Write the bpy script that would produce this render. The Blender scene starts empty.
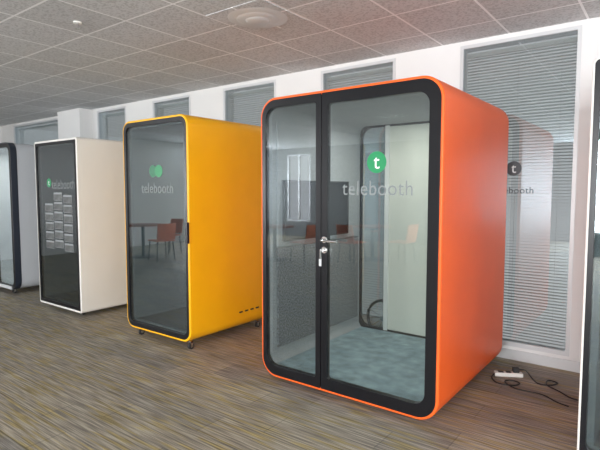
import bpy, math, random
from mathutils import Vector
random.seed(4)
scene = bpy.context.scene
scene.view_settings.view_transform = 'Standard'
COL = scene.collection
ORG = {}

# ---------------------------------------------------------------- materials
def new_mat(name):
    m = bpy.data.materials.new(name); m.use_nodes = True
    nt = m.node_tree
    return m, nt, nt.nodes['Principled BSDF'], nt.nodes['Material Output']

def mat(name, col, rough=0.5, metal=0.0, noise=0.0, nscale=40, bump=0.0, spec=0.5):
    m, nt, b, out = new_mat(name)
    b.inputs['Base Color'].default_value = (*col, 1)
    b.inputs['Roughness'].default_value = rough
    b.inputs['Metallic'].default_value = metal
    b.inputs['Specular IOR Level'].default_value = spec
    if noise or bump:
        tc = nt.nodes.new('ShaderNodeTexCoord')
        n = nt.nodes.new('ShaderNodeTexNoise'); n.inputs['Scale'].default_value = nscale
        n.inputs['Detail'].default_value = 4
        nt.links.new(tc.outputs['Object'], n.inputs['Vector'])
        if noise:
            r = nt.nodes.new('ShaderNodeValToRGB')
            r.color_ramp.elements[0].position = 0.3; r.color_ramp.elements[1].position = 0.7
            r.color_ramp.elements[0].color = (*[c*(1-noise) for c in col], 1)
            r.color_ramp.elements[1].color = (*[min(1, c*(1+noise)) for c in col], 1)
            nt.links.new(n.outputs['Fac'], r.inputs['Fac'])
            nt.links.new(r.outputs['Color'], b.inputs['Base Color'])
        if bump:
            bp = nt.nodes.new('ShaderNodeBump'); bp.inputs['Strength'].default_value = bump
            bp.inputs['Distance'].default_value = 0.01
            nt.links.new(n.outputs['Fac'], bp.inputs['Height'])
            nt.links.new(bp.outputs['Normal'], b.inputs['Normal'])
    return m

def glass(name, tint=(0.8, 0.86, 0.86), base=0.06, refl=(0.9, 0.95, 1.0)):
    m = bpy.data.materials.new(name); m.use_nodes = True
    nt = m.node_tree; nt.nodes.clear()
    out = nt.nodes.new('ShaderNodeOutputMaterial')
    mix = nt.nodes.new('ShaderNodeMixShader')
    tr = nt.nodes.new('ShaderNodeBsdfTransparent'); tr.inputs['Color'].default_value = (*tint, 1)
    gl = nt.nodes.new('ShaderNodeBsdfGlossy'); gl.inputs['Roughness'].default_value = 0.0
    gl.inputs['Color'].default_value = (*refl, 1)
    lw = nt.nodes.new('ShaderNodeLayerWeight'); lw.inputs['Blend'].default_value = 0.5
    pw = nt.nodes.new('ShaderNodeMath'); pw.operation = 'POWER'; pw.inputs[1].default_value = 4
    ma = nt.nodes.new('ShaderNodeMath'); ma.operation = 'MULTIPLY_ADD'
    ma.inputs[1].default_value = 0.8; ma.inputs[2].default_value = base
    nt.links.new(lw.outputs['Facing'], pw.inputs[0])
    nt.links.new(pw.outputs[0], ma.inputs[0])
    nt.links.new(ma.outputs[0], mix.inputs['Fac'])
    nt.links.new(tr.outputs[0], mix.inputs[1]); nt.links.new(gl.outputs[0], mix.inputs[2])
    nt.links.new(mix.outputs[0], out.inputs['Surface'])
    return m

M_orange = mat('orange_paint', (0.88, 0.130, 0.020), 0.40, noise=0.03, nscale=3, spec=.32)
M_yellow = mat('yellow_paint', (0.92, 0.47, 0.005), 0.38, noise=0.03, nscale=3, spec=.4)
M_white = mat('white_paint', (0.76, 0.745, 0.71), 0.45, noise=0.02, nscale=3)
M_silver = mat('pale_grey_paint', (0.62, 0.64, 0.66), 0.4, noise=0.02, nscale=3)
M_bluegrey = mat('light_grey_side_paint', (0.48, 0.50, 0.53), 0.4, noise=0.02, nscale=3)
M_navy = mat('dark_navy_paint', (0.018, 0.024, 0.038), 0.35, noise=0.02, nscale=3)
M_black = mat('black_frame', (0.008, 0.008, 0.010), 0.3, spec=.3)
M_rubber = mat('black_rubber', (0.02, 0.02, 0.02), 0.6)
M_felt = mat('grey_felt', (0.22, 0.24, 0.25), 0.95, noise=0.3, nscale=160, bump=0.2)
M_feltL = mat('pale_felt', (0.42, 0.43, 0.43), 0.95, noise=0.2, nscale=120, bump=0.2)
M_acou = mat('acoustic_felt', (0.20, 0.205, 0.21), 0.95, noise=0.8, nscale=80, bump=0.2)
M_dkfelt = mat('dark_felt', (0.08, 0.09, 0.095), 0.95, noise=0.3, nscale=160)
M_teal = mat('teal_carpet', (0.33, 0.44, 0.475), 0.95, noise=0.28, nscale=9, bump=0.2)
M_cream = mat('lit_wall_panel', (0.66, 0.65, 0.57), 0.6, noise=0.02, nscale=4)
M_chrome = mat('brushed_steel', (0.72, 0.72, 0.72), 0.22, metal=1.0)
M_green = mat('green_vinyl', (0.01, 0.25, 0.09), 0.6)
M_mgreen = mat('dim_green_vinyl', (0.02, 0.24, 0.09), 0.5)
M_dkgreen = mat('emblem_reflection_green', (0.015, 0.15, 0.07), 0.5)
M_greyvinyl = mat('frosted_vinyl', (0.205, 0.225, 0.23), 0.6)
M_greyvinylL = mat('pale_frosted_vinyl', (0.20, 0.22, 0.225), 0.6)
M_greyvinyl2 = mat('dark_vinyl', (0.10, 0.10, 0.11), 0.6)
M_wvinyl = mat('white_vinyl', (0.85, 0.85, 0.85), 0.6)
M_wall = mat('wall_paint', (0.74, 0.74, 0.735), 0.8, noise=0.02, nscale=2)
M_wallg = mat('grey_wall_paint', (0.17, 0.18, 0.185), 0.8, noise=0.05, nscale=1)  # unseen rear wall, greyed so it reflects less in the booth glass
M_alu = mat('aluminium_trim', (0.60, 0.61, 0.62), 0.4, metal=0.2)
M_blind = mat('blind_slat', (0.54, 0.54, 0.52), 0.6)
M_card = mat('printed_card', (0.07, 0.075, 0.075), 0.5, noise=0.5, nscale=12)
M_cardline = mat('card_edge', (0.25, 0.27, 0.28), 0.5)
M_plastic = mat('white_plastic', (0.75, 0.74, 0.7), 0.4)
M_cable = mat('black_cable', (0.015, 0.015, 0.015), 0.5)
M_wood = mat('red_brown_wood', (0.40, 0.12, 0.07), 0.4, noise=0.2, nscale=6)
M_chair = mat('orange_plastic', (0.85, 0.20, 0.08), 0.4)
M_glass = glass('clear_glass', (0.87, 0.905, 0.905), 0.075)
M_dglass = glass('tinted_glass', (0.74, 0.79, 0.795), 0.11)
M_oglass = glass('mesh_tinted_glass', (0.78, 0.81, 0.815), 0.07)
M_sglass = glass('smoky_glass', (0.60, 0.64, 0.64), 0.09)
M_wglass = glass('window_glass', (0.86, 0.88, 0.88), 0.13, refl=(.75, .9, 1))

# floor
def floor_mat():
    m, nt, b, out = new_mat('striped_carpet')
    N = nt.nodes.new; L = nt.links.new
    tc = N('ShaderNodeTexCoord')
    br = N('ShaderNodeTexBrick'); br.inputs['Scale'].default_value = 1
    br.inputs['Brick Width'].default_value = 1.0; br.inputs['Row Height'].default_value = .25
    br.inputs['Mortar Size'].default_value = .004; br.offset = .35
    br.inputs['Mortar'].default_value = (.70, .70, .70, 1)
    br.inputs['Color1'].default_value = (.82, .84, .88, 1); br.inputs['Color2'].default_value = (1.15, 1.11, 1.03, 1)
    L(tc.outputs['Object'], br.inputs['Vector'])
    mp = N('ShaderNodeMapping'); mp.inputs['Scale'].default_value = (3.2, 90, 1)
    L(tc.outputs['Object'], mp.inputs['Vector'])
    n1 = N('ShaderNodeTexNoise'); n1.inputs['Scale'].default_value = 1; n1.inputs['Detail'].default_value = 2; n1.inputs['Roughness'].default_value = .55
    L(mp.outputs[0], n1.inputs['Vector'])
    r1 = N('ShaderNodeValToRGB')
    e = r1.color_ramp.elements
    e[0].position = .36; e[0].color = (.185, .17, .15, 1)
    e[1].position = .66; e[1].color = (.49, .45, .385, 1)
    x = r1.color_ramp.elements.new(.5); x.color = (.32, .292, .25, 1)
    L(n1.outputs['Fac'], r1.inputs['Fac'])
    mp2 = N('ShaderNodeMapping'); mp2.inputs['Scale'].default_value = (2.2, 34, 1); mp2.inputs['Location'].default_value = (3, 7, 0)
    L(tc.outputs['Object'], mp2.inputs['Vector'])
    n2 = N('ShaderNodeTexNoise'); n2.inputs['Scale'].default_value = 1; n2.inputs['Detail'].default_value = 2
    L(mp2.outputs[0], n2.inputs['Vector'])
    r2 = N('ShaderNodeValToRGB'); r2.color_ramp.elements[0].position = .53; r2.color_ramp.elements[1].position = .60
    L(n2.outputs['Fac'], r2.inputs['Fac'])
    mx = N('ShaderNodeMix'); mx.data_type = 'RGBA'; mx.blend_type = 'MULTIPLY'
    L(r2.outputs['Color'], mx.inputs['Factor']); L(r1.outputs['Color'], mx.inputs[6])
    mx.inputs[7].default_value = (1.06, .96, .58, 1)
    m2 = N('ShaderNodeMix'); m2.data_type = 'RGBA'; m2.blend_type = 'MULTIPLY'; m2.inputs['Factor'].default_value = 1
    L(mx.outputs[2], m2.inputs[6]); L(br.outputs['Color'], m2.inputs[7])
    n3 = N('ShaderNodeTexNoise'); n3.inputs['Scale'].default_value = 200; n3.inputs['Detail'].default_value = 2
    L(tc.outputs['Object'], n3.inputs['Vector'])
    r3 = N('ShaderNodeValToRGB'); r3.color_ramp.elements[0].position = .35; r3.color_ramp.elements[0].color = (.75, .75, .75, 1)
    r3.color_ramp.elements[1].position = .65; r3.color_ramp.elements[1].color = (1.0, 1.0, 1.0, 1)
    L(n3.outputs['Fac'], r3.inputs['Fac'])
    m3 = N('ShaderNodeMix'); m3.data_type = 'RGBA'; m3.blend_type = 'MULTIPLY'; m3.inputs['Factor'].default_value = 1
    L(m2.outputs[2], m3.inputs[6]); L(r3.outputs['Color'], m3.inputs[7])
    L(m3.outputs[2], b.inputs['Base Color'])
    b.inputs['Roughness'].default_value = .65
    b.inputs['Specular IOR Level'].default_value = .35
    bp = N('ShaderNodeBump'); bp.inputs['Strength'].default_value = .25; bp.inputs['Distance'].default_value = .003
    L(n3.outputs['Fac'], bp.inputs['Height']); L(bp.outputs[0], b.inputs['Normal'])
    return m
def ceil_mat():
    m, nt, b, out = new_mat('ceiling_tiles')
    N = nt.nodes.new; L = nt.links.new
    tc = N('ShaderNodeTexCoord')
    br = N('ShaderNodeTexBrick'); br.inputs['Scale'].default_value = 1
    br.inputs['Brick Width'].default_value = .6; br.inputs['Row Height'].default_value = .6
    br.inputs['Mortar Size'].default_value = .009; br.inputs['Mortar Smooth'].default_value = 0; br.offset = 0
    br.inputs['Color1'].default_value = (.60, .61, .62, 1); br.inputs['Color2'].default_value = (.66, .67, .68, 1)
    br.inputs['Mortar'].default_value = (1.0, 1.0, 1.0, 1)
    L(tc.outputs['Object'], br.inputs['Vector'])
    n = N('ShaderNodeTexNoise'); n.inputs['Scale'].default_value = 55; n.inputs['Detail'].default_value = 4
    L(tc.outputs['Object'], n.inputs['Vector'])
    r = N('ShaderNodeValToRGB'); r.color_ramp.elements[0].position = .42; r.color_ramp.elements[0].color = (.74, .74, .74, 1)
    r.color_ramp.elements[1].position = .50; r.color_ramp.elements[1].color = (.97, .97, .97, 1)
    L(n.outputs['Fac'], r.inputs['Fac'])
    mx = N('ShaderNodeMix'); mx.data_type = 'RGBA'; mx.blend_type = 'MULTIPLY'; mx.inputs['Factor'].default_value = 1
    L(br.outputs['Color'], mx.inputs[6]); L(r.outputs['Color'], mx.inputs[7])
    mg = N('ShaderNodeMix'); mg.data_type = 'RGBA'
    L(br.outputs['Fac'], mg.inputs['Factor']); L(mx.outputs[2], mg.inputs[6]); mg.inputs[7].default_value = (.90, .91, .92, 1)
    L(mg.outputs[2], b.inputs['Base Color']); b.inputs['Roughness'].default_value = .9
    return m
M_floor = floor_mat(); M_ceil = ceil_mat()

# ---------------------------------------------------------------- mesh helpers
def root_empty(name, loc, label, cat, group=None):
    o = bpy.data.objects.new(name, None); o.location = loc; o.empty_display_size = .1
    COL.objects.link(o); o['label'] = label; o['category'] = cat
    if group: o['group'] = group
    ORG[o.name] = Vector(loc); return o

def mk(name, verts, faces, m, parent=None, org=None, bevel=0, smooth=False, label=None, cat=None, kind=None, bseg=2):
    if parent is not None: org = ORG[parent.name]
    if org is None: org = Vector((0, 0, 0))
    org = Vector(org)
    me = bpy.data.meshes.new(name)
    me.from_pydata([tuple(Vector(v) - org) for v in verts], [], faces)
    import bmesh
    bm = bmesh.new(); bm.from_mesh(me)
    bmesh.ops.recalc_face_normals(bm, faces=bm.faces[:]); bm.to_mesh(me); bm.free()
    o = bpy.data.objects.new(name, me); COL.objects.link(o)
    me.materials.append(m)
    ORG[o.name] = org
    if parent is not None: o.parent = parent
    else: o.location = org
    if bevel:
        b = o.modifiers.new('bevel', 'BEVEL'); b.width = bevel; b.segments = bseg
        b.limit_method = 'ANGLE'; b.angle_limit = math.radians(35)
    if smooth:
        for p in me.polygons: p.use_smooth = True
        try: me.set_sharp_from_angle(angle=math.radians(35))
        except Exception: pass
    if label: o['label'] = label
    if cat: o['category'] = cat
    if kind: o['kind'] = kind
    return o

def rr(x0, x1, z0, z1, r, n=10):
    if not hasattr(r, '__len__'): r = (r,)*4      # bl br tr tl
    pts = []
    for (cx, cz, sx, sz, a0, rad) in ((x0, z0, 1, 1, 180, r[0]), (x1, z0, -1, 1, 270, r[1]),
                                      (x1, z1, -1, -1, 0, r[2]), (x0, z1, 1, -1, 90, r[3])):
        ccx, ccz = cx + sx*rad, cz + sz*rad
        for i in range(n+1):
            a = math.radians(a0 + 90*i/n)
            pts.append((ccx + rad*math.cos(a), ccz + rad*math.sin(a)))
    return pts

def ring(po, pi, ya, yb):
    n = len(po)
    v = [(x, ya, z) for x, z in po] + [(x, ya, z) for x, z in pi] + [(x, yb, z) for x, z in po] + [(x, yb, z) for x, z in pi]
    f = []
    for i in range(n):
        j = (i+1) % n
        f += [(i, j, n+j, n+i), (2*n+i, 3*n+i, 3*n+j, 2*n+j), (i, 2*n+i, 2*n+j, j), (n+i, n+j, 3*n+j, 3*n+i)]
    return v, f
def slab(p, ya, yb):
    n = len(p)
    v = [(x, ya, z) for x, z in p] + [(x, yb, z) for x, z in p]
    f = [tuple(range(n)), tuple(range(2*n-1, n-1, -1))] + [(i, i+n, (i+1) % n+n, (i+1) % n) for i in range(n)]
    return v, f
def box(x0, x1, y0, y1, z0, z1):
    v = [(x, y, z) for z in (z0, z1) for x, y in ((x0, y0), (x1, y0), (x1, y1), (x0, y1))]
    return v, [(0, 3, 2, 1), (4, 5, 6, 7), (0, 1, 5, 4), (1, 2, 6, 5), (2, 3, 7, 6), (3, 0, 4, 7)]
def merge(*parts):
    V, F = [], []
    for v, f in parts:
        o = len(V); V += v; F += [tuple(i+o for i in q) for q in f]
    return V, F
def cyl(c, r, h, axis='z', n=24, r2=None):
    r2 = r if r2 is None else r2
    v = []
    for k, (rad, t) in enumerate(((r, 0), (r2, h))):
        for i in range(n):
            a = 2*math.pi*i/n; p, q = rad*math.cos(a), rad*math.sin(a)
            d = {'z': (p, q, t), 'y': (p, t, q), 'x': (t, p, q)}[axis]
            v.append((c[0]+d[0], c[1]+d[1], c[2]+d[2]))
    f = [tuple(range(n)), tuple(range(2*n-1, n-1, -1))] + [(i, i+n, (i+1) % n+n, (i+1) % n) for i in range(n)]
    return v, f
def tube(pts, r, n=10):
    V, F = [], []
    P = [Vector(p) for p in pts]
    for k, p in enumerate(P):
        d = (P[min(k+1, len(P)-1)] - P[max(k-1, 0)]).normalized()
        up = Vector((0, 0, 1)) if abs(d.z) < .9 else Vector((1, 0, 0))
        a = d.cross(up).normalized(); b = a.cross(d).normalized()
        for i in range(n):
            t = 2*math.pi*i/n; V.append(tuple(p + a*r*math.cos(t) + b*r*math.sin(t)))
    for k in range(len(P)-1):
        for i in range(n):
            j = (i+1) % n; F.append((k*n+i, k*n+j, (k+1)*n+j, (k+1)*n+i))
    F.append(tuple(range(n))); F.append(tuple(range((len(P)-1)*n, len(P)*n)))
    return V, F
def smooth_path(pts, k=8):
    P = [Vector(p) for p in pts]; out = []
    for i in range(len(P)-1):
        p0 = P[max(i-1, 0)]; p1 = P[i]; p2 = P[i+1]; p3 = P[min(i+2, len(P)-1)]
        for s in range(k):
            t = s/k
            out.append(.5*((2*p1)+(-p0+p2)*t+(2*p0-5*p1+4*p2-p3)*t*t+(-p0+3*p1-3*p2+p3)*t**3))
    out.append(P[-1]); return out

def text_obj(name, body, x, y, z, width, m, parent, vs=1.0):
    cu = bpy.data.curves.new(name, 'FONT'); cu.body = body; cu.size = 1; cu.extrude = 0; cu.align_x = 'CENTER'
    cu.space_character = 1.06
    t = bpy.data.objects.new(name, cu); COL.objects.link(t)
    bpy.context.view_layer.update()
    w = t.dimensions.x
    dg = bpy.context.evaluated_depsgraph_get()
    me = bpy.data.meshes.new_from_object(t.evaluated_get(dg))
    bpy.data.objects.remove(t)
    s = width / w
    org = ORG[parent.name]
    for v in me.vertices:
        v.co = Vector((x + v.co.x*s, y, z + v.co.y*s*vs)) - org
    me.materials.clear(); me.materials.append(m)
    o = bpy.data.objects.new(name, me); COL.objects.link(o); o.parent = parent; ORG[o.name] = org
    return o
def logo(parent, x, y, z_c, z_t, dia, tw, mg=None, mt=None, tx=None, letter=True, vs=1.0):
    mg = mg or M_green; mt = mt or M_greyvinyl
    c = mk('logo_disc', *cyl((x, y-.0015, z_c), dia/2, .001, 'y', 40), mg, parent, label='round emblem with a white letter t')
    if letter: text_obj('logo_letter', 't', x, y-.0022, z_c-dia*.29, dia*.32, M_wvinyl, c)
    text_obj('lettering', 'telebooth', x if tx is None else tx, y-.0015, z_t-.03, tw, mt, parent, vs)

def caster(parent, x, y, top):
    c = mk('caster', *merge(cyl((x-.012, y, .032), .032, .024, 'x', 20)), M_rubber, parent, smooth=True)
    mk('caster_fork', *merge(box(x-.018, x-.014, y-.014, y+.014, .02, top), box(x+.014, x+.018, y-.014, y+.014, .02, top),
                              box(x-.018, x+.018, y-.014, y+.014, .066, top+.002)), M_chrome, c)

def booth(name, x0, x1, yf, yb, z0, z1, r, m_shell, label, rim=.018, lin_m=M_felt, carpet=M_dkfelt,
          back='solid', group='office phone booths in a row', t=.03, lt=.045, fill=0):
    root = root_empty(name, ((x0+x1)/2, (yf+yb)/2, 0), label, 'phone booth', group)
    po = rr(x0, x1, z0, z1, r); pi = rr(x0+t, x1-t, z0+t, z1-t, max(r-t, .004))
    mk('shell', *ring(po, pi, yf, yb), m_shell, root, bevel=.009, smooth=True, bseg=3)
    k = t+lt
    mk('lining', *ring(pi, rr(x0+k, x1-k, z0+k, z1-k, max(r-k, .004)), yf+.05, yb-.03), lin_m, root, smooth=True)
    mk('carpet', *box(x0+k+.03, x1-k-.03, yf+.06, yb-.05, z0+k-.002, z0+k+.012), carpet, root)
    cx, cy = (x0+x1)/2, (yf+yb)/2
    if fill:
        ld = bpy.data.lights.new('booth_fill', 'AREA'); ld.shape = 'DISK'; ld.size = .25; ld.energy = fill; ld.color = (1, .99, .95)  # fill light added to brighten the booth interior, no fitting modelled
        lo = bpy.data.objects.new('booth_fill', ld); COL.objects.link(lo); lo.location = (cx, cy+.05, z1-k-.03)
    if back == 'solid':
        mk('back_panel', *slab(pi, yb-.03, yb-.008), m_shell, root)
        mk('back_lining', *slab(rr(x0+k+.002, x1-k-.002, z0+k+.015, z1-k-.002, .05), yb-.055, yb-.031), lin_m, root)
    else:
        bp = mk('back_frame', *ring(pi, rr(x0+k+.015, x1-k-.015, z0+k+.03, z1-k-.02, .1), yb-.045, yb-.008), M_black, root)
        xs = x0+.36
        mk('back_glass', *slab(rr(x0+k, xs, z0+k+.02, z1-k-.01, (.1, .004, .004, .1)), yb-.028, yb-.022), M_glass, bp)
        mk('lit_wall_panel', *slab(rr(xs+.04, x1-k, z0+k+.02, z1-k-.01, (.004, .1, .1, .004)), yb-.034, yb-.014), M_cream, bp, label='pale cream panel standing for the lit wall behind')  # solid panel put in for the lit wall seen through the rear glass
        mk('mullion', *box(xs-.002, xs+.042, yb-.05, yb-.01, z0+k+.02, z1-k-.01), M_white, bp, label='white bar standing for the window frame behind')
    a, b_, c, d = x0+rim, x1-rim, z0+rim, z1-rim
    R = max(r-rim, .01)
    return root, (a, b_, c, d, R)

def panel(root, name, a, b, c, d, radii, bl, br, bb, bt, ri, yf, gm, proud=.004):
    po = rr(a, b, c, d, radii)
    pi = rr(a+bl, b-br, c+bb, d-bt, ri)
    p = mk(name, *ring(po, pi, yf-proud, yf+.04), M_black, root, bevel=.002)
    mk('glass_pane', *slab(rr(a+bl-.006, b-br+.006, c+bb-.006, d-bt+.006, ri), yf+.006, yf+.012), gm, p)
    return p

# ================================================================ setting
CZ = 2.90; YW = 4.62; XL = -11.6; XR = 4.6; YB = -7.0
def struct(name, g, m, label, cat, org=(0, 0, 0)):
    return mk(name, *g, m, org=org, label=label, cat=cat, kind='structure')
struct('floor', box(XL-.2, XR+.2, YB-.2, YW+.4, -.1, 0), M_floor, 'grey-brown striped office carpet', 'floor')
struct('ceiling', box(XL-.2, XR+.2, YB-.2, YW+.4, CZ, CZ+.1), M_ceil, 'suspended ceiling of grey mineral tiles in a white grid', 'ceiling')

def wall_y(name, y0, y1, xa, xb, wins, zb, zt, label, m=None):
    P = [box(xa, xb, y0, y1, 0, zb), box(xa, xb, y0, y1, zt, CZ)]
    cur = xa
    for w0, w1 in sorted(wins):
        P.append(box(cur, w0, y0, y1, zb, zt)); cur = w1
    P.append(box(cur, xb, y0, y1, zb, zt))
    return struct(name, merge(*P), m or M_wall, label, 'wall')
def wall_x(name, x0, x1, ya, yb, wins, zb, zt, label, m=None):
    P = [box(x0, x1, ya, yb, 0, zb), box(x0, x1, ya, yb, zt, CZ)]
    cur = ya
    for w0, w1 in sorted(wins):
        P.append(box(x0, x1, cur, w0, zb, zt)); cur = w1
    P.append(box(x0, x1, cur, yb, zb, zt))
    return struct(name, merge(*P), m or M_wall, label, 'wall')

WINS = [(-1.63, -.64), (-3.21, -2.29), (-4.78, -3.87), (-6.29, -5.43), (-7.82, -6.98), (-11.0, -8.95)]
wall_y('wall_back', YW, YW+.2, XL-.2, XR+.2, WINS, .12, 2.86, 'white painted wall with tall glazed openings')
REAR = [(-10.3, -9.35), (-2.3, .3), (.9, 3.5)]
wall_y('wall_front', YB-.2, YB, XL-.2, XR+.2, REAR, .5, 2.7, 'grey wall with wide daylight windows', M_wallg)
SIDE = [(-5.5, -3.2), (-2.3, 0.0), (0.8, 3.4)]  # right-wall windows, added out of view to light the orange booth's side
SIDEL = [(-6.6, -3.9)]
wall_x('wall_left', XL-.2, XL, YB, YW, SIDEL, .6, 2.7, 'white end wall with windows added as side light')
wall_x('wall_right', XR, XR+.2, YB, YW, SIDE, .6, 2.7, 'white end wall with windows added as side light')
struct('baseboard_back', box(-8.7, XR, YW-.012, YW, 0, .09), M_alu, 'grey aluminium skirting', 'baseboard')
struct('trim_1', box(-8.72, -7.98, YW-.22, YW, 0, CZ), M_wall, 'white projecting column on the wall', 'column')

wn = 0
def window_back(w0, w1, tilt=42, logo_on=False):
    global wn; wn += 1
    f = .03; zb, zt = .12, 2.86
    parts = [box(w0, w0+f, YW-.005, YW+.06, zb, zt), box(w1-f, w1, YW-.005, YW+.06, zb, zt),
             box(w0+f, w1-f, YW-.005, YW+.06, zb, zb+.04), box(w0+f, w1-f, YW-.005, YW+.06, zt-.03, zt)]
    o = struct('window_%d' % wn, merge(*parts), M_alu, 'tall interior window with closed venetian blind behind the glass', 'window', org=((w0+w1)/2, YW, 0))
    mk('glass_pane', *box(w0+f, w1-f, YW+.018, YW+.024, zb+.03, zt-.02), M_wglass, o)
    sl = [box(w0+f+.005, w1-f-.005, YW+.08, YW+.11, zt-.10, zt-.06)]
    V, F = sl[0]; V = list(V); F = list(F)
    z = zb+.03; sp = .027; hw = .0145; a = math.radians(tilt)
    yc = YW+.095
    while z < zt-.10:
        slope = math.sin(a)*max(-.75, min(1, (z-1.3)/.9))
        o0 = len(V); dy, dz = hw*math.cos(a), hw*slope
        V += [(w0+f+.006, yc-dy, z-dz), (w1-f-.006, yc-dy, z-dz), (w1-f-.006, yc+dy, z+dz), (w0+f+.006, yc+dy, z+dz)]
        F.append((o0, o0+1, o0+2, o0+3)); z += sp
    for xx in (w0+.15, (w0+w1)/2, w1-.15):
        v, fc = box(xx-.001, xx+.001, yc-.02, yc-.018, zb+.03, zt-.04)
        o0 = len(V); V += v; F += [tuple(i+o0 for i in q) for q in fc]
    mk('venetian_blind', V, F, M_blind, o)
    if logo_on:
        cx = (w0+w1)/2
        logo(o, cx+.0, YW+.018, 1.72, 1.53, .13, .34, M_greyvinyl2, M_greyvinyl2)
    return o
for i, (a, b) in enumerate(WINS):
    window_back(a, b, logo_on=(i == 0))

def window_day(axis, pos, w0, w1, zb, zt, sgn, rad, col):
    """rad: window radiance; light power = rad * pi * area"""
    global wn; wn += 1
    f = .05; L = []
    m = (w0+w1)/2
    segs = [(w0, w0+f, zb, zt), (w1-f, w1, zb, zt), (w0+f, w1-f, zb, zb+f), (w0+f, w1-f, zt-f, zt), (m-.03, m+.03, zb+f, zt-f)]
    for s0, s1, a, b in segs:
        if axis == 'y': L.append(box(s0, s1, min(pos, pos+sgn*.06), max(pos, pos+sgn*.06), a, b))
        else: L.append(box(min(pos, pos+sgn*.06), max(pos, pos+sgn*.06), s0, s1, a, b))
    org = (m, pos, 0) if axis == 'y' else (pos, m, 0)
    struct('window_%d' % wn, merge(*L), M_alu, 'wide daylight window in a grey aluminium frame', 'window', org=org)
    ld = bpy.data.lights.new('daylight', 'AREA'); ld.shape = 'RECTANGLE'
    ld.size = w1-w0-.02; ld.size_y = zt-zb-.02; ld.energy = rad*math.pi*ld.size*ld.size_y; ld.color = col
    lo = bpy.data.objects.new('daylight', ld); COL.objects.link(lo)
    off = pos + sgn*.1
    if axis == 'y':
        lo.location = (m, off, (zb+zt)/2); d = Vector((0, -sgn, 0))
    else:
        lo.location = (off, m, (zb+zt)/2); d = Vector((-sgn, 0, 0))
    lo.rotation_euler = d.to_track_quat('-Z', 'Z').to_euler()
for (a, b), e in zip(REAR, (2.2, 28, 28)): window_day('y', YB, a, b, .5, 2.7, -1, e, (.96, .98, 1))
for a, b in SIDEL: window_day('x', XL, a, b, .6, 2.7, -1, 55, (.95, .975, 1))
for (a, b), e in zip(SIDE, (11, 9, 5.5)): window_day('x', XR, a, b, .6, 2.7, 1, e, (.98, .99, 1))

# ceiling fittings
rt = root_empty('ceiling_diffuser', (-2.7, 3.0, CZ), 'round pale air diffuser set in the tiled ceiling', 'air vent')
mk('diffuser_plate', *box(-2.99, -2.41, 2.71, 3.29, CZ-.004, CZ), M_ceil, rt)
for i, rad in enumerate((.24, .17, .10)):
    mk('diffuser_cone', *cyl((-2.7, 3.0, CZ-.004-.010*(i+1)), rad*.85, .010, 'z', 36, rad), M_alu, rt, smooth=True)
def sprinkler(x, y):
    s = root_empty('sprinkler', (x, y, CZ), 'small white ceiling sprinkler head', 'sprinkler', 'sprinkler heads on the ceiling')
    mk('escutcheon', *cyl((x, y, CZ-.012), .035, .012), M_plastic, s)
    mk('sprinkler_head', *merge(cyl((x, y, CZ-.05), .01, .04), cyl((x, y, CZ-.055), .022, .005)), M_chrome, s)
sprinkler(-3.94, 2.18); sprinkler(-8.1, 2.0)

# ================================================================ orange booth
OX0, OX1, OY0, OY1, OZ0, OZ1, OR = -2.615, -1.125, 2.93, 4.40, .035, 2.24, .15
SP = -2.03
root, (a, b, c, d, R) = booth('phone_booth', OX0, OX1, OY0, OY1, OZ0, OZ1, OR, M_orange,
      'large orange two-panel phone booth with black-framed glass front', lin_m=M_feltL, carpet=M_teal, back='glass', fill=10)
fx = panel(root, 'fixed_panel', a, SP-.003, c, d, (R, .004, .004, R), .035, .045, .075, .06, (.09, .02, .02, .09), OY0, M_oglass)
dr = panel(root, 'door', SP+.003, b, c, d, (.004, R, R, .004), .05, .075, .085, .08, (.02, .08, .08, .02), OY0, M_glass)
logo(dr, -1.585, OY0+.006, 1.715, 1.525, .145, .53, mt=M_greyvinyl, vs=1.1)
hx, hz, hy = -1.995, 1.17, OY0-.004
h = mk('handle', *cyl((hx, hy-.012, hz), .024, .014, 'y', 28), M_chrome, dr, bevel=.002, smooth=True, label='steel lever handle')
mk('handle_lever', *tube(smooth_path([(hx, hy-.008, hz), (hx, hy-.045, hz), (hx+.02, hy-.056, hz), (hx+.06, hy-.056, hz-.002), (hx+.135, hy-.054, hz-.004)], 5), .010, 12), M_chrome, h, smooth=True)
lk = mk('lock', *cyl((hx, hy-.012, hz-.075), .024, .014, 'y', 28), M_chrome, dr, bevel=.002, smooth=True, label='steel key lock')
mk('lock_cylinder', *cyl((hx, hy-.03, hz-.075), .013, .02, 'y', 20), M_chrome, lk)
mk('key', *merge(box(hx-.003, hx+.003, hy-.055, hy-.028, hz-.085, hz-.065), box(hx-.002, hx+.002, hy-.062, hy-.045, hz-.135, hz-.066)), M_chrome, lk, label='steel key in the lock')
mk('key_tag', *box(hx-.010, hx+.010, hy-.060, hy-.056, hz-.185, hz-.135), M_alu, lk)
for x in (OX0+.2, OX1-.2):
    for y in (OY0+.15, OY1-.15):
        mk('foot', *cyl((x, y, 0), .03, OZ0+.002), M_rubber, root)
mk('acoustic_panel', *box(OX0+.0752, OX0+.095, 3.03, 4.30, .24, 1.06), M_acou, root, bevel=.004, label='speckled grey felt acoustic wall panel')
mk('upper_panel', *box(OX0+.0752, OX0+.09, 3.03, 4.30, 1.07, 2.08), M_feltL, root, bevel=.004, label='pale felt upper wall panel')
ds = mk('wall_screen', *box(OX0+.0905, OX0+.115, 3.10, 4.06, 1.12, 1.60), M_black, root, bevel=.006, label='dark flat screen on the inner wall')
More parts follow.
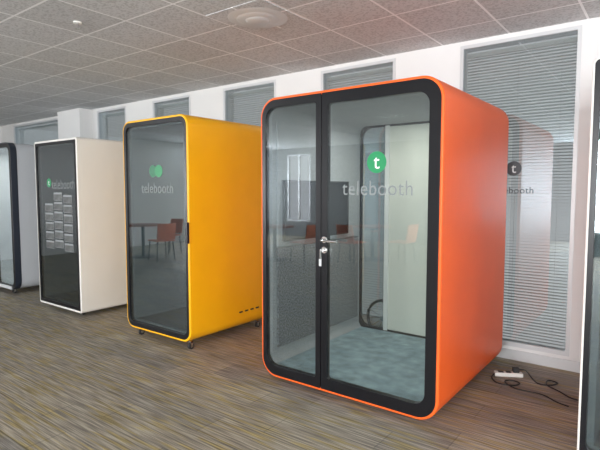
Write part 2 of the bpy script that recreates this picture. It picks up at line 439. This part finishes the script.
mk('screen_bezel', *merge(box(OX0+.09, OX0+.118, 3.09, 3.10, 1.11, 1.61), box(OX0+.09, OX0+.118, 4.06, 4.07, 1.11, 1.61),
                          box(OX0+.09, OX0+.118, 3.10, 4.06, 1.60, 1.61), box(OX0+.09, OX0+.118, 3.10, 4.06, 1.11, 1.12)), M_rubber, ds)

# ================================================================ yellow booth
Y = (-4.605, -3.575, 3.0, 4.12, .075, 2.235, .11)
root, (a, b, c, d, R) = booth('phone_booth', *Y, M_yellow, 'bright yellow single phone booth on casters with glass door', rim=.02, lin_m=M_felt, fill=2.6)
dr = panel(root, 'door', a, b, c, d, R, .04, .03, .05, .045, .06, Y[2], M_dglass)
logo(dr, -4.02, Y[2]+.006, 1.715, 1.53, .12, .50, M_mgreen, M_greyvinylL, tx=-4.05, letter=False, vs=1.2)
mk('logo_disc', *cyl((-4.11, Y[2]+.0048, 1.715), .06, .0006, 'y', 36), M_dkgreen, dr, label='dark green disc standing for the emblem reflection')  # doubled reflection of the emblem, made as a darker disc
mk('handle', *merge(box(b-.008, b+.030, Y[2]-.030, Y[2]-.0045, 1.03, 1.23)), M_black, dr, bevel=.005, label='black pull handle')
def oval_x(x, yc, zc, w, h, n=6):
    p = rr(yc-w/2, yc+w/2, zc-h/2, zc+h/2, h/2-.0005, n)
    N = len(p); v = [(x-.004, q[0], q[1]) for q in p] + [(x+.0015, q[0], q[1]) for q in p]
    return v, [tuple(range(N)), tuple(range(2*N-1, N-1, -1))] + [(i, i+N, (i+1) % N+N, (i+1) % N) for i in range(N)]
for i in range(4):
    mk('vent_slot', *oval_x(Y[1], 3.68+i*.085, .245, .055, .017), M_rubber, root, label='black oval ventilation slot')
for x in (Y[0]+.18, Y[1]-.06):
    for y in (Y[2]+.05, Y[3]-.12): caster(root, x, y, .078)

# ================================================================ white booth
W = (-6.62, -5.57, 3.02, 4.08, .05, 2.15, .035)
root, (a, b, c, d, R) = booth('phone_booth', *W, M_white, 'white square-edged phone booth with dark glass door', rim=.028, lin_m=M_felt, fill=1.6)
wd = panel(root, 'door', a, b, c, d, R, .03, .03, .04, .035, .04, W[2], M_sglass)
c1 = mk('logo_disc', *cyl((-6.27, W[2]+.0045, 1.62), .055, .001, 'y', 36), M_green, wd, label='round green emblem with a white letter t')
text_obj('logo_letter', 't', -6.27, W[2]+.0035, 1.59, .033, M_wvinyl, c1)
text_obj('lettering', 'telebooth', -5.92, W[2]+.0045, 1.545, .55, M_greyvinylL, wd, 1.25)
for x in (W[0]+.15, W[1]-.15):
    for y in (W[2]+.1, W[3]-.12): caster(root, x, y, .052)
for j in range(6):
    for i in range(3):
        if (i, j) in ((0, 5),): continue
        x = -6.39 + i*.232; z = .79 + j*.118 + (0, .02, -.01)[i]
        cd = root_empty('card', (x, W[2]+.004, z), 'small dark grey printed card with pale edge stuck on glass', 'card', 'cards stuck on the glass door')
        w, hh = .205, .098
        mk('card_backing', *box(x, x+w, W[2]+.0035, W[2]+.0055, z, z+hh), M_cardline, cd)
        mk('card_face', *box(x+.006, x+w-.006, W[2]+.0025, W[2]+.0035, z+.004, z+hh-.022), M_card, cd)

# ================================================================ navy-framed booth at the far end
G = (-8.80, -7.56, 3.12, 4.0, .07, 2.21, .14)
root, (a, b, c, d, R) = booth('phone_booth', *G, M_bluegrey, 'rounded light grey phone booth with dark front frame, on casters', rim=.004, lin_m=M_silver, carpet=M_silver, fill=9)
mk('front_frame', *ring(rr(G[0]-.006, G[1]+.006, G[4]-.006, G[5]+.006, G[6]+.006), rr(G[0]+.001, G[1]-.001, G[4]+.001, G[5]-.001, G[6]), 3.115, 3.20), M_navy, root, smooth=True, label='dark navy front frame')
panel(root, 'fixed_panel', a, -8.2, c, d, (R, .004, .004, R), .04, .03, .05, .06, (.08, .02, .02, .08), G[2], M_glass)
dr = panel(root, 'door', -8.194, b, c, d, (.004, R, R, .004), .03, .06, .05, .06, (.02, .08, .08, .02), G[2], M_glass)
mk('base_plinth', *box(G[0]+.12, G[1]-.12, 3.10, 3.115, .07, .115), M_silver, root, label='pale grey base strip')
for x in (G[0]+.2, G[1]-.2):
    for y in (G[2]+.06, G[3]-.12): caster(root, x, y, .072)

# ================================================================ near white booth
K = (-.362, .75, 3.0, 4.2, .05, 2.22, .04)
root, (a, b, c, d, R) = booth('phone_booth', *K, M_white, 'slim white-edged phone booth with black frame and glass door', rim=.013, lin_m=M_felt)
dr = panel(root, 'door', a, b, c, d, R, .028, .03, .05, .045, .03, K[2], M_dglass)
mk('handle', *box(b-.05, b-.03, K[2]-.05, K[2]-.003, 1.0, 1.3), M_chrome, dr, bevel=.005)
for x in (K[0]+.15, K[1]-.15):
    for y in (K[2]+.1, K[3]-.12): caster(root, x, y, .052)

# ================================================================ wheel standing behind the orange booth
wx, wy, wr = -2.34, 4.52, .20
wl = root_empty('spoked_wheel', (wx, wy, 0), 'small black spoked wheel standing against the wall', 'wheel')
mk('tyre', *tube([(wx+(wr-.016)*math.cos(t*math.pi/24), wy, wr+(wr-.016)*math.sin(t*math.pi/24)) for t in range(49)], .016, 10), M_rubber, wl, smooth=True)
mk('hub', *cyl((wx, wy-.03, wr), .025, .06, 'y', 20), M_chrome, wl)
mk('spokes', *merge(*[tube([(wx+.02*math.cos(t), wy, wr+.02*math.sin(t)), (wx+.18*math.cos(t), wy, wr+.18*math.sin(t))], .003, 6) for t in [k*math.pi/6+.1 for k in range(12)]]), M_chrome, wl)

# ================================================================ power strip and cables
SX, SY = -1.015, 4.18
ps = root_empty('power_strip', (SX, SY, 0), 'white plastic power strip on the carpet beside the booth', 'power strip')
def rbox(cx, cy, ang, lx, ly, z0, z1):
    v, f = box(-lx/2, lx/2, -ly/2, ly/2, z0, z1); ca, sa = math.cos(ang), math.sin(ang)
    return [(cx+x*ca-y*sa, cy+x*sa+y*ca, z) for x, y, z in v], f
AN = .5
mk('strip_body', *rbox(SX, SY, AN, .22, .055, 0, .032), M_plastic, ps, bevel=.006)
for k in (-.06, 0):
    mk('socket', *rbox(SX+k*math.cos(AN), SY+k*math.sin(AN), AN, .04, .036, .031, .034), M_dkfelt, ps)
mk('cord', *tube(smooth_path([(SX-.095, SY-.055, .016), (-1.11, 4.05, .006), (-1.04, 3.96, .006), (-.93, 3.98, .006), (-.90, 4.06, .006), (-.97, 4.08, .006), (-1.0, 4.02, .006), (-.90, 3.93, .006), (-.72, 3.93, .006), (-.60, 3.85, .006), (-.52, 3.82, .006)], 8), .005, 8), M_cable, ps, smooth=True)
px_, py_ = SX+.05, SY+.027
ad = root_empty('plug', (px_, py_, .035), 'black plug with cable pushed into the power strip', 'plug')
mk('plug_body', *rbox(px_, py_, AN, .05, .04, .035, .075), M_rubber, ad, bevel=.006)
mk('cable', *tube(smooth_path([(px_+.015, py_+.01, .06), (-.90, 4.25, .05), (-.84, 4.22, .006), (-.78, 4.14, .006), (-.70, 4.16, .006), (-.66, 4.24, .006), (-.73, 4.26, .006), (-.72, 4.15, .006), (-.62, 4.07, .006), (-.53, 3.99, .006), (-.45, 3.99, .006), (-.42, 4.08, .006), (-.44, 4.25, .006), (-.5, 4.5, .006)], 8), .005, 8), M_cable, ad, smooth=True)

# ================================================================ furniture seen mirrored in the glass
def chair(x, y, ang):
    ca, sa = math.cos(ang), math.sin(ang)
    def T(g): return [(x+p*ca-q*sa, y+p*sa+q*ca, z) for p, q, z in g[0]], g[1]
    r0 = root_empty('chair', (x, y, 0), 'orange plastic shell chair with thin dark legs', 'chair', 'orange chairs around the table')
    mk('seat', *T(box(-.22, .22, -.21, .21, .43, .455)), M_chair, r0, bevel=.012)
    V, F = [], []
    n = 8
    for k in range(n+1):
        t = -1+2*k/n
        for zz in (.47, .82):
            V += [(t*.21, .2+.03*(1-t*t)*1.5+(zz-.47)*.15, zz), (t*.21, .222+.03*(1-t*t)*1.5+(zz-.47)*.15, zz)]
    for k in range(n):
        q = 4*k
        F += [(q, q+4, q+6, q+2), (q+1, q+3, q+7, q+5), (q, q+1, q+5, q+4), (q+2, q+6, q+7, q+3)]
    F += [(0, 2, 3, 1), (4*n, 4*n+1, 4*n+3, 4*n+2)]
    mk('backrest', *T((V, F)), M_chair, r0, smooth=True)
    for s in (-1, 1):
        mk('back_post', *T(tube([(s*.15, .17, .44), (s*.15, .215, .5)], .01)), M_rubber, r0)
        for u in (-1, 1):
            mk('leg', *T(tube([(s*.18, u*.17, .435), (s*.21, u*.2, 0)], .012)), M_rubber, r0)
def table(x, y):
    r0 = root_empty('table', (x, y, 0), 'round red-brown wooden cafe table on a pedestal', 'table')
    mk('table_top', *cyl((x, y, .72), .42, .03, 'z', 40), M_wood, r0, bevel=.005)
    mk('pedestal', *cyl((x, y, .02), .035, .70), M_rubber, r0)
    mk('base', *cyl((x, y, 0), .28, .02, 'z', 32, .25), M_rubber, r0)
table(-6.9, -2.3); chair(-6.1, -2.3, -1.5); chair(-7.0, -1.5, .1); chair(-7.7, -2.4, 1.5)
table(-5.2, -3.6); chair(-4.5, -3.6, -1.5); chair(-5.3, -2.9, .1)
table(-9.6, -.7); chair(-8.8, -.6, -1.4); chair(-9.7, -1.5, 3.1); chair(-9.6, .15, .1)

# ================================================================ world, camera
w = bpy.data.worlds.new('world'); scene.world = w; w.use_nodes = True
w.node_tree.nodes['Background'].inputs['Color'].default_value = (.98, .98, 1, 1)
w.node_tree.nodes['Background'].inputs['Strength'].default_value = .6

cam = bpy.data.cameras.new('camera'); co = bpy.data.objects.new('camera', cam); COL.objects.link(co)
cam.sensor_width = 36; cam.lens = 490/600*36; cam.clip_start = .05
co.location = (0, 0, 1.53)
yaw = math.radians(37.2); pitch = math.radians(4.09)
f = Vector((-math.sin(yaw)*math.cos(pitch), math.cos(yaw)*math.cos(pitch), -math.sin(pitch)))
co.rotation_euler = f.to_track_quat('-Z', 'Y').to_euler()
scene.camera = co
